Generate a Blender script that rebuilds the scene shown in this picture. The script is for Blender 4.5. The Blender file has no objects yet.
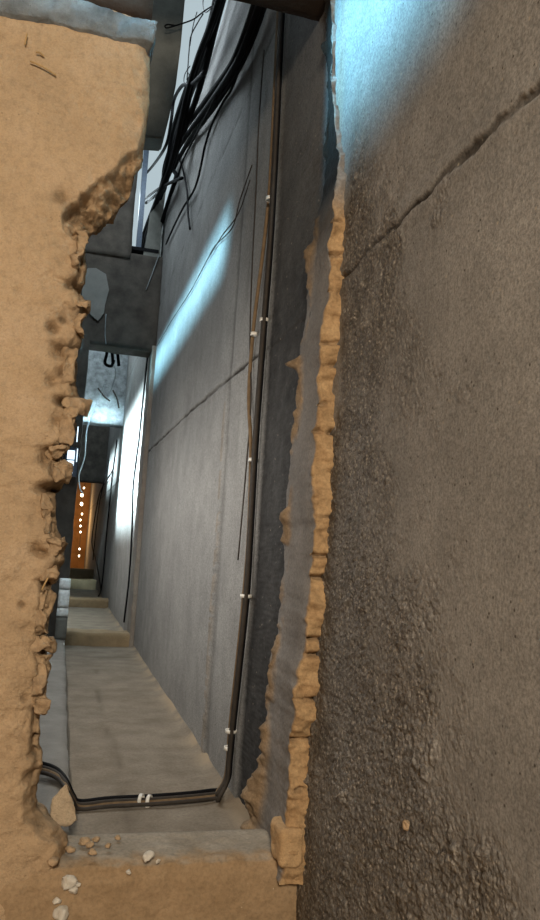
import bpy, bmesh, math, random
import numpy as np
from mathutils import Vector, Matrix

random.seed(7)
rng = np.random.default_rng(7)
sc = bpy.context.scene
COL = sc.collection

# ------------------------------------------------------------------ camera
W, H, F = 540, 920, 780.0
VP, ROLL = (62, 537), 0.06
EYE = np.array([0.0, 0.0, 1.35])
d = np.array([VP[0] - W / 2, -(VP[1] - H / 2), -F]); d /= np.linalg.norm(d)
u = np.array([math.sin(ROLL), math.cos(ROLL), 0.0])
u[2] = -(u @ d) / d[2]; u /= np.linalg.norm(u)
M = np.stack([np.cross(d, u), d, u])
cd = bpy.data.cameras.new('camera'); cam = bpy.data.objects.new('camera', cd); COL.objects.link(cam)
cd.sensor_width = 36; cd.lens = F / H * 36; cd.clip_start = 0.02
cam.matrix_world = Matrix([[*M[0], EYE[0]], [*M[1], EYE[1]], [*M[2], EYE[2]], [0, 0, 0, 1]])
sc.camera = cam

def ray(x, y): return M @ np.array([x - W / 2, -(y - H / 2), -F])
def hit(x, y, ax, v):
    r = ray(x, y); return EYE + r * ((v - EYE[ax]) / r[ax])
XR = 1.0                 # right wall plane
D = 3.05                 # front face of the broken cross wall
TH = 0.42                # its thickness
def wallp(x, y, off=0.0): return hit(x, y, 0, XR - off)
def frontp(x, y, Y=D): return hit(x, y, 1, Y)
def floorp(x, y, z=0.0): return hit(x, y, 2, z)

# ------------------------------------------------------------------ noise
def _h(ix, iy, iz, seed):
    n = (ix * 374761393 + iy * 668265263 + iz * 2147483647 + seed * 974634541) & 0xFFFFFFFF
    n = ((n ^ (n >> 13)) * 1274126177) & 0xFFFFFFFF
    n = ((n ^ (n >> 15)) * 2246822519) & 0xFFFFFFFF
    return ((n ^ (n >> 16)) & 0xFFFFFF) / 16777215.0
def vn(p, s, seed=0):
    p = np.asarray(p, float) * s
    i = np.floor(p).astype(np.int64); f = p - i; f = f * f * (3 - 2 * f)
    r = 0
    for a in (0, 1):
        for b in (0, 1):
            for c in (0, 1):
                w = (f[..., 0] if a else 1 - f[..., 0]) * (f[..., 1] if b else 1 - f[..., 1]) * (f[..., 2] if c else 1 - f[..., 2])
                r = r + w * _h(i[..., 0] + a, i[..., 1] + b, i[..., 2] + c, seed)
    return r * 2 - 1
def fbm(p, s, o=4, seed=0, g=0.5):
    r, a, t = 0, 1, 0
    for k in range(o):
        r = r + a * vn(p, s * 2 ** k, seed + k * 17); t += a; a *= g
    return r / t
def sst(a, b, x):
    t = np.clip((x - a) / (b - a), 0, 1); return t * t * (3 - 2 * t)

# ------------------------------------------------------------------ objects
def obj(name, me, mat=None, parent=None):
    o = bpy.data.objects.new(name, me); COL.objects.link(o)
    if mat is not None and not me.materials: me.materials.append(mat)
    if parent is not None: o.parent = parent; o.matrix_parent_inverse = parent.matrix_world.inverted()
    return o
def tag(o, label=None, cat=None, group=None, kind=None):
    if label: o['label'] = label
    if cat: o['category'] = cat
    if group: o['group'] = group
    if kind: o['kind'] = kind
    return o
def struct(name, me, mat, label, cat, parent=None):
    o = obj(name, me, mat, parent)
    if parent is None: tag(o, label, cat, None, 'structure')
    return o
def empty(name, loc, label, cat, group=None, kind=None):
    o = bpy.data.objects.new(name, None); o.empty_display_size = .05; COL.objects.link(o)
    o.location = loc; bpy.context.view_layer.update()
    return tag(o, label, cat, group, kind)

def grid_mesh(name, P, attrs=None, flip=False, smooth=True):
    """P: (rows, cols, 3)"""
    R, C = P.shape[:2]
    idx = np.arange(R * C).reshape(R, C)
    q = np.stack([idx[:-1, :-1], idx[:-1, 1:], idx[1:, 1:], idx[1:, :-1]], -1).reshape(-1, 4)
    if flip: q = q[:, ::-1]
    me = bpy.data.meshes.new(name)
    me.vertices.add(R * C); me.vertices.foreach_set('co', P.reshape(-1).astype(np.float32))
    me.loops.add(q.size); me.loops.foreach_set('vertex_index', q.reshape(-1).astype(np.int32))
    me.polygons.add(len(q)); me.polygons.foreach_set('loop_start', np.arange(0, q.size, 4, dtype=np.int32))
    me.update(calc_edges=True); me.validate()
    for k, v in (attrs or {}).items():
        a = me.attributes.new(k, 'FLOAT', 'POINT'); a.data.foreach_set('value', np.ascontiguousarray(v.reshape(-1), np.float32))
    me.polygons.foreach_set('use_smooth', np.full(len(q), smooth))
    return me

def bm_to(name, bm, smooth=True):
    me = bpy.data.meshes.new(name); bm.normal_update(); bm.to_mesh(me); bm.free()
    me.polygons.foreach_set('use_smooth', np.full(len(me.polygons), smooth)); return me

def rough_box(lo, hi, step=.05, amp=.012, seed=0, scale=5, bevel=.0, faces=None):
    """A box whose surface is cut into small faces and roughened: cast concrete or cut clay."""
    lo = np.array(lo, float); hi = np.array(hi, float)
    bm = bmesh.new(); cache = {}
    n = [max(1, int(math.ceil((hi[k] - lo[k]) / (step if not hasattr(step, '__len__') else step[k])))) for k in range(3)]
    def v(i, j, k):
        if (i, j, k) not in cache: cache[(i, j, k)] = bm.verts.new(lo + (hi - lo) * np.array([i / n[0], j / n[1], k / n[2]]))
        return cache[(i, j, k)]
    for ax in range(3):
        a, b = (ax + 1) % 3, (ax + 2) % 3
        for side in (0, n[ax]):
            for i in range(n[a]):
                for j in range(n[b]):
                    ids = []
                    for di, dj in ((0, 0), (1, 0), (1, 1), (0, 1)):
                        t = [0, 0, 0]; t[ax] = side; t[a] = i + di; t[b] = j + dj; ids.append(v(*t))
                    if side == 0: ids.reverse()
                    bm.faces.new(ids)
    bm.verts.ensure_lookup_table()
    co = np.array([x.co[:] for x in bm.verts])
    c = (lo + hi) / 2; hs = (hi - lo) / 2
    if bevel:
        e = np.maximum(np.abs(co - c) - (hs - bevel), 0)
        L = np.linalg.norm(e, axis=1, keepdims=True)
        k = np.where(L > bevel, bevel / np.maximum(L, 1e-9), 1)
        co = c + np.sign(co - c) * (np.minimum(np.abs(co - c), hs - bevel) + e * k)
    nn = np.stack([fbm(co + 13.7 * t, scale, 4, seed + t * 31) for t in range(3)], -1)
    co = co + nn * amp
    for x, p in zip(bm.verts, co): x.co = p
    return bm

def lump(name, centre, size, seed=0, amp=.28, sub=3, rot=0.0, scale=1.6, cuts=5):
    bm = bmesh.new(); bmesh.ops.create_icosphere(bm, subdivisions=sub, radius=1)
    co = np.array([v.co[:] for v in bm.verts])
    r_ = np.random.default_rng(seed)
    for k in range(cuts):                       # flat broken facets
        n = r_.normal(size=3); n /= np.linalg.norm(n); h = r_.uniform(.5, .8)
        dd = co @ n - h; co = co - np.outer(np.maximum(dd, 0), n)
    co = co * (1 + amp * fbm(co + seed * 3.1, scale, 4, seed))[:, None]
    co = co * (np.array(size) / 2)
    c, s = math.cos(rot), math.sin(rot)
    co = np.stack([co[:, 0] * c - co[:, 1] * s, co[:, 0] * s + co[:, 1] * c, co[:, 2]], -1)
    for v, p in zip(bm.verts, co): v.co = p
    return bm_to(name, bm)

def catmull(P, n=8):
    P = [np.array(p, float) for p in P]
    Q = [2 * P[0] - P[1]] + P + [2 * P[-1] - P[-2]]
    out = []
    for i in range(1, len(Q) - 2):
        a, b, c, e = Q[i - 1:i + 3]
        for k in range(n):
            t = k / n
            out.append(.5 * (2 * b + (c - a) * t + (2 * a - 5 * b + 4 * c - e) * t * t + (3 * b - a - 3 * c + e) * t ** 3))
    out.append(P[-1]); return out
def tube(name, pts, r, seg=8, n=8, smooth=True):
    C = catmull(pts, n) if n > 1 else [np.array(p, float) for p in pts]
    C = np.array(C); T = np.gradient(C, axis=0); T /= np.linalg.norm(T, axis=1, keepdims=True) + 1e-12
    up = np.array([.31, .17, .94]); N = np.cross(T[0], up); N /= np.linalg.norm(N)
    bm = bmesh.new(); rings = []
    for p, t in zip(C, T):
        N = N - t * (N @ t); N /= np.linalg.norm(N) + 1e-12; B = np.cross(t, N)
        rings.append([bm.verts.new(p + r * (math.cos(a) * N + math.sin(a) * B)) for a in np.arange(seg) * 2 * math.pi / seg])
    for a, b in zip(rings, rings[1:]):
        for i in range(seg): bm.faces.new((a[i], a[(i + 1) % seg], b[(i + 1) % seg], b[i]))
    bm.faces.new(rings[0][::-1]); bm.faces.new(rings[-1])
    return bm_to(name, bm)

# ------------------------------------------------------------------ materials
class NT:
    def __init__(s, name):
        s.m = bpy.data.materials.new(name); s.m.use_nodes = True; s.t = s.m.node_tree; s.t.nodes.clear()
        s.out = s.n('ShaderNodeOutputMaterial'); s.b = s.n('ShaderNodeBsdfPrincipled')
        s.l(s.b.outputs[0], s.out.inputs[0]); s.co = s.n('ShaderNodeTexCoord').outputs['Object']
    def n(s, t): return s.t.nodes.new(t)
    def l(s, a, b): s.t.links.new(a, b)
    def noise(s, scale, detail=4, rough=.55, vec=None, dist=0.0):
        x = s.n('ShaderNodeTexNoise'); s.l(vec or s.co, x.inputs['Vector'])
        x.inputs['Scale'].default_value = scale; x.inputs['Detail'].default_value = detail
        x.inputs['Roughness'].default_value = rough; x.inputs['Distortion'].default_value = dist
        return x.outputs[0]
    def voro(s, scale, feat='F1'):
        x = s.n('ShaderNodeTexVoronoi'); x.feature = feat; s.l(s.co, x.inputs['Vector']); x.inputs['Scale'].default_value = scale
        return x.outputs['Distance']
    def ramp(s, fac, stops):
        x = s.n('ShaderNodeValToRGB'); s.l(fac, x.inputs[0]); e = x.color_ramp.elements
        while len(e) < len(stops): e.new(.5)
        for el, (p, c) in zip(e, stops):
            el.position = p; el.color = (*c, 1) if hasattr(c, '__len__') else (c, c, c, 1)
        return x.outputs[0]
    def mix(s, fac, a, b, mode='MIX'):
        x = s.n('ShaderNodeMix'); x.data_type = 'RGBA'; x.blend_type = mode
        for sock, v in ((x.inputs['Factor'], fac), (x.inputs[6], a), (x.inputs[7], b)):
            if hasattr(v, 'is_linked'): s.l(v, sock)
            elif hasattr(v, '__len__'): sock.default_value = (*v, 1)
            else: sock.default_value = v
        return x.outputs[2]
    def math(s, op, a, b=0.0):
        x = s.n('ShaderNodeMath'); x.operation = op
        for sock, v in zip(x.inputs, (a, b)):
            if hasattr(v, 'is_linked'): s.l(v, sock)
            else: sock.default_value = v
        return x.outputs[0]
    def attr(s, name):
        x = s.n('ShaderNodeAttribute'); x.attribute_name = name; return x.outputs['Fac']
    def bump(s, h, dist, strength=1.0, prev=None):
        x = s.n('ShaderNodeBump'); s.l(h, x.inputs['Height']); x.inputs['Distance'].default_value = dist
        x.inputs['Strength'].default_value = strength
        if prev is not None: s.l(prev, x.inputs['Normal'])
        s.l(x.outputs[0], s.b.inputs['Normal']); return x.outputs[0]
    def done(s, col, rough=.9, spec=.25):
        if hasattr(col, 'is_linked'): s.l(col, s.b.inputs['Base Color'])
        else: s.b.inputs['Base Color'].default_value = (*col, 1)
        if hasattr(rough, 'is_linked'): s.l(rough, s.b.inputs['Roughness'])
        else: s.b.inputs['Roughness'].default_value = rough
        s.b.inputs['Specular IOR Level'].default_value = spec
        return s.m

def sc3(c, k): return tuple(x * k for x in c)
def concrete(name, c, var=.25, pits=True, bump=.004, scale=6, rough=.9, spec=.25):
    t = NT(name)
    a = t.ramp(t.noise(scale, 6, .6), [(.3, sc3(c, 1 - var)), (.7, sc3(c, 1 + var))])
    g = t.noise(scale * 22, 3, .6)
    a = t.mix(.5, a, t.ramp(g, [(.3, .72), (.7, 1.0)]), 'MULTIPLY')
    if pits:
        v = t.voro(scale * 6); a = t.mix(t.math('MULTIPLY', t.ramp(v, [(.06, 1.0), (.13, 0.0)]), t.ramp(t.noise(scale * 1.3), [(.5, 0.0), (.6, .75)])), a, sc3(c, .3))
    b = t.bump(t.noise(scale * 8, 5, .65), bump, .8); t.bump(g, bump * .6, .7, b)
    return t.done(a, rough, spec)

CLAY = (.50, .36, .225)
def clay(name, c=CLAY, var=.16):
    t = NT(name)
    a = t.ramp(t.noise(2.2, 6, .62), [(.3, sc3(c, 1 - var)), (.52, c), (.75, (c[0] * 1.14, c[1] * 1.18, c[2] * 1.28))])
    a = t.mix(.4, a, t.ramp(t.noise(30, 5, .75), [(.34, .55), (.52, 1.0)]), 'MULTIPLY')
    a = t.mix(.3, a, t.ramp(t.noise(130, 3, .7), [(.36, .55), (.56, 1.0)]), 'MULTIPLY')
    v = t.voro(34); a = t.mix(t.math('MULTIPLY', t.ramp(v, [(.05, 1.0), (.16, 0.0)]), t.ramp(t.noise(5), [(.52, 0.0), (.62, .7)])), a, sc3(c, .4))
    # straw flecks
    w = t.n('ShaderNodeMapping'); t.l(t.co, w.inputs[0]); w.inputs['Scale'].default_value = (1, 1, 4); w.inputs['Rotation'].default_value = (0, .5, 0)
    s_ = t.noise(55, 2, .5, w.outputs[0]); a = t.mix(t.ramp(s_, [(.68, 0.0), (.74, .4)]), a, (.68, .52, .3))
    e = t.attr('raw'); a = t.mix(t.math('MULTIPLY', e, .85), a, t.ramp(t.noise(14, 5, .7), [(.36, sc3(c, .26)), (.62, (c[0] * .82, c[1] * .78, c[2] * .72))]))
    b = t.bump(t.noise(16, 6, .7), .016, .8); t.bump(t.noise(70, 4, .65), .008, .8, b)
    return t.done(a, .95, .12)

def wall_mat():
    t = NT('weathered concrete wall')
    n1 = t.noise(1.6, 6, .6); n2 = t.noise(9, 5, .6); g = t.noise(120, 3, .65)
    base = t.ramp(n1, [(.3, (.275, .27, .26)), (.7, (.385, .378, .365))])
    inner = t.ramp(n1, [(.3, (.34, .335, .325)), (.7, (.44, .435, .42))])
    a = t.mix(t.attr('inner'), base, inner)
    a = t.mix(t.attr('brown_tone'), a, t.ramp(n2, [(.3, (.19, .168, .14)), (.7, (.35, .315, .268))]))
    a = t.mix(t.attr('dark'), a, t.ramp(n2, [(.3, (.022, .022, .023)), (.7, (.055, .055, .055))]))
    a = t.mix(t.attr('tan'), a, t.ramp(n2, [(.3, (.30, .21, .12)), (.7, (.46, .33, .2))]))
    a = t.mix(t.attr('joint'), a, (.045, .037, .03))
    a = t.mix(.75, a, t.ramp(g, [(.34, .45), (.60, 1.0)]), 'MULTIPLY')
    a = t.mix(.6, a, t.ramp(t.noise(40, 5, .75), [(.36, .55), (.58, 1.0)]), 'MULTIPLY')
    a = t.mix(.6, a, t.ramp(t.noise(4.5, 5, .65), [(.36, .70), (.6, 1.0)]), 'MULTIPLY')
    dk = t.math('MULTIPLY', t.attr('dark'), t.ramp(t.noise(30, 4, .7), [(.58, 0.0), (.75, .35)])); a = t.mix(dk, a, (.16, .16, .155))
    gv = t.voro(72); rg = t.math('MULTIPLY', t.attr('rough'), t.ramp(t.noise(7, 4, .6), [(.3, .45), (.62, 1.0)]))
    a = t.mix(t.math('MULTIPLY', rg, t.ramp(gv, [(.32, 0.0), (.66, .62)])), a, (.06, .05, .04))
    a = t.mix(t.math('MULTIPLY', rg, t.math('MULTIPLY', t.ramp(gv, [(.12, .8), (.34, 0.0)]), t.ramp(t.noise(24, 2), [(.42, 0.0), (.54, 1.0)]))), a, (.52, .46, .38))
    sp = t.voro(17); a = t.mix(t.math('MULTIPLY', t.ramp(sp, [(.05, .7), (.11, 0.0)]), t.ramp(t.noise(2.6), [(.46, 0.0), (.56, 1.0)])), a, (.42, .37, .29))
    v = t.voro(26); a = t.mix(t.math('MULTIPLY', t.ramp(v, [(.06, 1.0), (.13, 0.0)]), t.ramp(t.noise(3.7), [(.40, 0.0), (.50, .9)])), a, (.045, .038, .030))
    grit = t.math('MULTIPLY', t.attr('rough'), t.math('ADD', t.noise(70, 4, .6, None, .6), t.math('MULTIPLY', t.voro(55), -.6)))
    a = t.mix(t.math('MULTIPLY', t.attr('rough'), t.ramp(t.noise(95, 2, .5), [(.62, 0.0), (.72, .5)])), a, (.40, .35, .28))
    b = t.bump(t.noise(60, 5, .65), .0016, .5); b = t.bump(g, .001, .5, b); t.bump(grit, .02, 1.0, b)
    return t.done(a, t.mix(t.attr('rough'), (.88,) * 3, (.62,) * 3), .3)

def plain(name, c, rough=.5, spec=.5, metal=0.0):
    t = NT(name); a = t.ramp(t.noise(30, 3), [(.3, sc3(c, .8)), (.7, sc3(c, 1.2))]); t.b.inputs['Metallic'].default_value = metal
    return t.done(a, rough, spec)
def emit(name, c, s):
    t = NT(name); t.b.inputs['Emission Color'].default_value = (*c, 1); t.b.inputs['Emission Strength'].default_value = s
    return t.done(c, .4)

M_CLAY = clay('straw clay plaster')
M_RIDGE = clay('orange mortar', (.52, .35, .19), .12)
M_BRICK = clay('sun dried clay brick', (.47, .30, .15), .2)
M_WALL = wall_mat()
M_BEAM = concrete('dark lintel concrete', (.075, .066, .056), .35)
M_BEAMG = concrete('green grey concrete', (.17, .172, .155), .25)
M_PATCH = concrete('pale cement patch', (.21, .21, .195), .15, False)
M_BAND = concrete('blue grey rough concrete', (.27, .29, .30), .45, True, .02, 9)
M_FLOOR = concrete('dusty cement screed', (.26, .215, .165), .25, True, .004, 4)
M_FLOORG = concrete('grey cement', (.27, .255, .23), .2, True, .005, 5)
M_WOOD = concrete('brown timber', (.035, .022, .015), .35, False, .006, 3)
M_SILL = concrete('tan step render', (.30, .215, .125), .2, True, .006, 6)
M_BLACK = plain('black cable sheath', (.006, .006, .007), .75, .12)
M_DUSTY = plain('dusty brown cable', (.17, .115, .065), .75, .2)
M_DGREY = plain('dusty dark cable', (.045, .038, .032), .7, .2)
M_GREYW = plain('pale grey wire', (.24, .27, .28), .7, .2)
M_TIE = plain('white nylon', (.8, .78, .72), .45)
M_METAL = plain('blue black painted steel', (.05, .07, .10), .35, .5, .4)
M_WHITE = plain('white glazed block', (.75, .78, .78), .5)
M_CHIP = concrete('white plaster chip', (.72, .68, .6), .2, False, .004, 30)
M_PANE = emit('daylit glass', (.75, .9, 1.0), 1.6)
M_BULB = emit('warm glowing bulb', (1.0, .85, .6), 6)
M_ENDBRICK = clay('orange brickwork', (.36, .19, .075), .4)

# ------------------------------------------------------------------ right wall
def lerp_px(px, plane):     # traced outline -> sorted (z, coord)
    P = np.array([plane(*p) for p in px]); return P
joint_y = np.array([0, 1.32, 2.0, 3.0, 3.43, 5, 7, 11.3, 30]);
_j = np.array([wallp(*p) for p in ((540, 90), (500, 122), (450, 172), (410, 210), (375, 245), (300, 320), (240, 370), (190, 412), (140, 460))])
JY, JZ = _j[::-1][:, 1], _j[::-1][:, 2]; _o = np.argsort(JY); JY, JZ = JY[_o], JZ[_o]
_fe = np.array([wallp(*p) for p in ((318, -40), (320, 60), (322, 120), (320, 190), (312, 260), (305, 330), (298, 420), (290, 500), (282, 600), (276, 680), (270, 740), (262, 800), (255, 850))])
_o = np.argsort(_fe[:, 2]); FEZ, FEY = _fe[_o, 2], _fe[_o, 1] - .13       # far edge of the wall stump
_de = np.array([wallp(*p) for p in ((292, -30), (286, 60), (275, 250), (265, 400), (256, 560), (247, 650), (236, 800))])
_o = np.argsort(_de[:, 2]); DEZ, DEY = _de[_o, 2], _de[_o, 1]            # far edge of the dark band
_re = np.array([wallp(*p) for p in ((372, 90), (395, 170), (400, 250), (410, 330), (418, 430), (410, 540), (425, 660), (470, 780), (500, 900))])
_o = np.argsort(_re[:, 2]); REZ, REY = _re[_o, 2], _re[_o, 1]            # near edge of the rough-cast band

ys = [-4.5, -3, -1.5, 0, .7, 1.1]
y = 1.1
while y < 12: y += (max(.0035, y * y / 780 * 1.15) if y < 3.1 else min(.12, y * y / 780 * 1.9)); ys.append(y)
while y < 34.6: y += .3; ys.append(y)
ys = np.array(ys)
zs = np.concatenate([np.arange(-.35, 3.4, .0052), np.arange(3.4, 6.13, .03)])
Yg, Zg = np.meshgrid(ys, zs)
P0 = np.stack([np.full_like(Yg, XR), Yg, Zg], -1)
wob = fbm(P0, 3.0, 4, 5) * .06
ywob = fbm(P0, 5.0, 4, 9)
fe = np.interp(Zg, FEZ, FEY); de = np.interp(Zg, DEZ, DEY); re = np.interp(Zg, REZ, REY)
rough = sst(re - .25, re + .45, Yg + ywob * .5 + .1 * fbm(P0, 16, 3, 10)) * (1 - sst(D - .02, D + .02, Yg)) * (1 - .85 * sst(2.75, 3.3, Zg + ywob * .3))
# smooth pale strip right beside the stump at mid height
pale = sst(D - .22, D - .14, Yg + wob) * (1 - sst(D - .02, D, Yg)) * sst(1.75, 1.95, Zg + wob * 2)
rough *= 1 - pale
dark = sst(fe - .03, fe + .02, Yg + wob * .5) * (1 - sst(de - .02, de + .03, Yg + wob * .15))  # darker band between stump and cables, weaker towards the top
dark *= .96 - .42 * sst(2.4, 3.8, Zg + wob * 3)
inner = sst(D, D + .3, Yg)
jz = np.interp(Yg, JY, JZ) + fbm(P0, 9, 4, 3, .65) * .020
jd = np.abs(Zg - jz); jw = .011 + .006 * fbm(P0, 4, 3, 8)
joint = (1 - sst(jw * .5, jw * 1.5, jd)) * (.55 + .45 * np.clip(fbm(P0, 6, 3, 12) * 2 + .6, 0, 1))
# upper shuttering seam and fine vertical cracks of the inner wall
seam = (1 - sst(.006, .014, np.abs(Zg - 4.55 + .02 * ywob))) * inner * .6
for cx, amp in ((5.05, .02), (4.72, .012)):
    seam = np.maximum(seam, (1 - sst(.02, .07, np.abs(Yg - 5.03 - .02 * ywob))) * (1 - sst(2.2, 2.6, Zg)) * inner * .35)
    seam = np.maximum(seam, (1 - sst(.006, .022, np.abs(Yg - cx - ywob * amp))) * sst(1.6, 2.2, Zg) * (.55 if cx > 5 else .3))
joint = np.maximum(joint * (1 - dark * .4), seam)
# rough rendered edge strip left of the cables, seen low on the wall
rib = np.exp(-((Yg - 5.15 - .015 * ywob) / .05) ** 2) * (1 - sst(2.2, 2.6, Zg))
tan = rib * (fbm(P0, 10, 3, 44) > .0) * .55
tan = np.maximum(tan, sst(D - .12, D - .02, Yg) * (1 - sst(D, D + .05, Yg)) * .35)
lump_n = fbm(P0, 30, 4, 21, .6); fine = fbm(P0, 85, 2, 27)
clump = np.clip(fbm(P0, 17, 3, 33) - .12, 0, 1) * np.clip(fbm(P0, 5, 3, 37) + .35, 0, 1)
brown_tone = rough * np.clip(.45 + .6 * sst(1.5, 2.2, Zg) * sst(D - 1.2, D - .5, Yg) + .5 * sst(.8, .2, Zg) + .5 * fbm(P0, 5, 4, 19), 0, 1)  # browner tone of the rough band, stronger high up and near the bottom
disp = .006 * fbm(P0, 1.1, 3, 2) + .0004 * fine
disp += rough * (.006 * lump_n + .006 * fine + .030 * clump * clump * 3)
disp += dark * (.006 * lump_n + .003 * fine) - dark * .012
disp += joint * (.009 * fbm(P0, 9, 3, 50) - .010) + (1 - sst(.0, .05, np.abs(jd - .03))) * .004
disp += rib * (.012 + .012 * lump_n)
P0[..., 0] = XR - disp
struct('wall_right', grid_mesh('wall_right', P0, dict(rough=rough, brown_tone=brown_tone, dark=dark, inner=inner, joint=joint, tan=tan), flip=True), M_WALL,
       'long weathered grey concrete wall with a slanting dark joint, along the right side', 'wall')

# stump of the knocked-out cross wall, still bonded to the right wall
_tl = np.array([wallp(*p) for p in ((346, -20), (345, 100), (344, 160), (336, 230), (327, 300), (320, 380), (319, 440), (313, 520), (306, 600), (299, 680), (290, 760), (283, 830), (280, 880))])
_tr = np.array([wallp(*p) for p in ((347, -20), (346, 100), (347, 160), (346, 210), (343, 260), (338, 330), (333, 380), (332, 430), (331, 500), (328, 560), (321, 640), (316, 700), (309, 780), (305, 850), (303, 880))])
pxz = np.arange(-20, 885, 1.6)
lx = np.interp(pxz, [-20, 100, 160, 230, 300, 380, 440, 520, 600, 680, 760, 830, 880], [332, 333, 339, 334, 327, 319, 318, 313, 306, 299, 291, 284, 281])
rx = np.interp(pxz, [-20, 100, 160, 210, 260, 330, 380, 430, 500, 560, 640, 700, 780, 850, 880], [335, 337, 345, 346, 343, 339, 334, 333, 331, 328, 321, 316, 309, 305, 303])
rows = []; tanA = []; rawA = []; darkA = []
for k, py in enumerate(pxz):
    Rp = wallp(rx[k], py); yy = Rp[1]; z = Rp[2]
    L = hit(lx[k], py, 1, yy); dep = max(.02, XR - L[0]) * (1 + .35 * float(fbm(np.array([0, 0, z]), 5, 4, 63)))
    jagk = .22 * dep * float(fbm(np.array([3, 0, z]), 22, 3, 64))
    yj = .03 * float(fbm(np.array([5, 0, z]), 8, 4, 65)) * (z < 3); yb_ = yy; yy += yj
    far = np.interp(z, FEZ, FEY)
    row, tn = [], []
    for s in np.linspace(0, 1, 9): row.append((XR + .03 - (dep + jagk + .03) * s, yy, z)); tn.append(1.0)
    for s in np.linspace(0, 1, 30)[1:]: row.append((XR - (dep + jagk * max(0, 1 - s * 5)) * (1 - .25 * s), yb_ + yj * max(0, 1 - s * 5) + (far - yb_) * s, z)); tn.append(0.0 if s > .06 else .7)
    row.append((XR + .03, far + .02, z)); tn.append(.3)
    rows.append(row); tanA.append(tn)
P = np.array(rows); tanA = np.array(tanA)
n_a = fbm(P, 18, 4, 61); n_b = fbm(P, 6, 4, 67); n_c = fbm(P, 45, 3, 71)
side = np.concatenate([np.zeros(9), np.linspace(0, 1, 30)[1:], [1]])[None, :] * np.ones((len(P), 1))
front = tanA
# cracks across the clay
cr = np.ones(len(P))
for py in (222, 255, 292, 345, 366, 405, 432, 500, 517, 556, 578, 640, 655, 700, 742, 790): cr -= .9 * np.exp(-((pxz - py) / 2.4) ** 2)
edge = np.exp(-((side - .93) / .12) ** 2) * np.clip(fbm(P, 9, 4, 68) * 2.6 + .1 + .9 * sst(1.0, .2, P[..., 2]), 0, 1.3) * (side > .3)
crw = (1 - np.clip(cr, 0, 1))[:, None] * np.clip(fbm(P, 30, 2, 73) * 2 + .5, 0, 1)
P[..., 1] -= front * (.034 * n_a + .026 * n_b + .012 * n_c) - front * crw * .06
P[..., 0] -= (side > 0) * (.006 * n_b + .003 * n_c) + edge * (.026 + .03 * n_a + .03 * sst(.9, .2, P[..., 2])) + (front > .5) * np.linspace(0, 1, 9).mean() * .012 * n_a
P[..., 1] += (side > .8) * (.03 * n_a)
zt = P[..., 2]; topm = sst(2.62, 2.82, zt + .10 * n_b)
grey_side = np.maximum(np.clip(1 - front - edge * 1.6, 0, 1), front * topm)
side_shade = (side > .03) * sst(2.5, 2.9, zt + .12 * n_b) * .97  # shade painted into the colour of the stump's upper side face
def stump_mat():
    t = NT('clay stump with grey cement face')
    n2 = t.noise(12, 5, .65)
    c = t.ramp(n2, [(.3, (.34, .215, .11)), (.7, (.54, .37, .20))])
    g = t.ramp(t.noise(5, 5), [(.3, (.20, .19, .18)), (.7, (.29, .275, .26))])
    a = t.mix(t.attr('grey'), c, g)
    a = t.mix(t.attr('clump'), a, t.ramp(n2, [(.3, (.17, .12, .075)), (.7, (.34, .25, .16))]))
    a = t.mix(t.attr('side_shade'), a, (.010, .009, .008))
    a = t.mix(.6, a, t.ramp(t.noise(90, 4, .7), [(.32, .5), (.6, 1.0)]), 'MULTIPLY')
    b = t.bump(t.noise(40, 5, .65), .008, .8); return t.done(a, .92, .15)
struct('trim_1', grid_mesh('wall_stump', P, dict(grey=grey_side, clump=np.clip(np.clip(edge * 1.5, 0, 1) * (side > 0) + front * crw * (1 - topm), 0, 1), side_shade=side_shade), flip=True), stump_mat(),
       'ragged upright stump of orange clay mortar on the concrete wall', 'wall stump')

# ------------------------------------------------------------------ broken front wall
edge_px = [(158, -120), (153, -10), (151, 95), (147, 125), (143, 150), (138, 166), (130, 180), (120, 194), (106, 205), (92, 214), (85, 222), (86, 232), (87, 245), (87, 263), (86, 274), (81, 280), (84, 288),
           (87, 296), (88, 304), (83, 314), (84, 330), (81, 340), (76, 346), (76, 358), (74, 378), (78, 392), (77, 401), (71, 410), (73, 428), (71, 444), (64, 450), (60, 465), (65, 478), (62, 486),
           (53, 492), (55, 510), (57, 530), (63, 543), (64, 560), (58, 572), (57, 578), (53, 584), (52, 600), (50, 612), (46, 637), (53, 643), (51, 651), (46, 657), (48, 670), (46, 686), (45, 697),
           (42, 706), (39, 714), (37, 728), (40, 757), (40, 780), (37, 790), (35, 805), (36, 820), (47, 830), (60, 838), (66, 848), (66, 1000)]
_e = np.array([frontp(*p) for p in edge_px]); EZ, EX = _e[::-1, 2], _e[::-1, 0]
# resample along the outline so the steep underside of the corbel keeps its rows
arc = np.concatenate([[0], np.cumsum(np.hypot(np.diff(EX), np.diff(EZ)))])
aa = np.arange(0, arc[-1], .006); rx_ = np.interp(aa, arc, EX); rz_ = np.interp(aa, arc, EZ)
jag = fbm(np.stack([rx_ * 0, rx_ * 0, rz_], -1), 14, 4, 91)
rx_ = rx_ + jag * .014 * sst(3.2, 2.9, rz_) + .003
XL = -2.4
tt = np.concatenate([np.linspace(0, .55, 26)[:-1], np.linspace(.55, .86, 40)[:-1], np.linspace(.86, 1, 62)])
Fx = XL + (rx_[:, None] - XL) * tt[None, :]
Fz = np.repeat(rz_[:, None], len(tt), 1)
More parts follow.
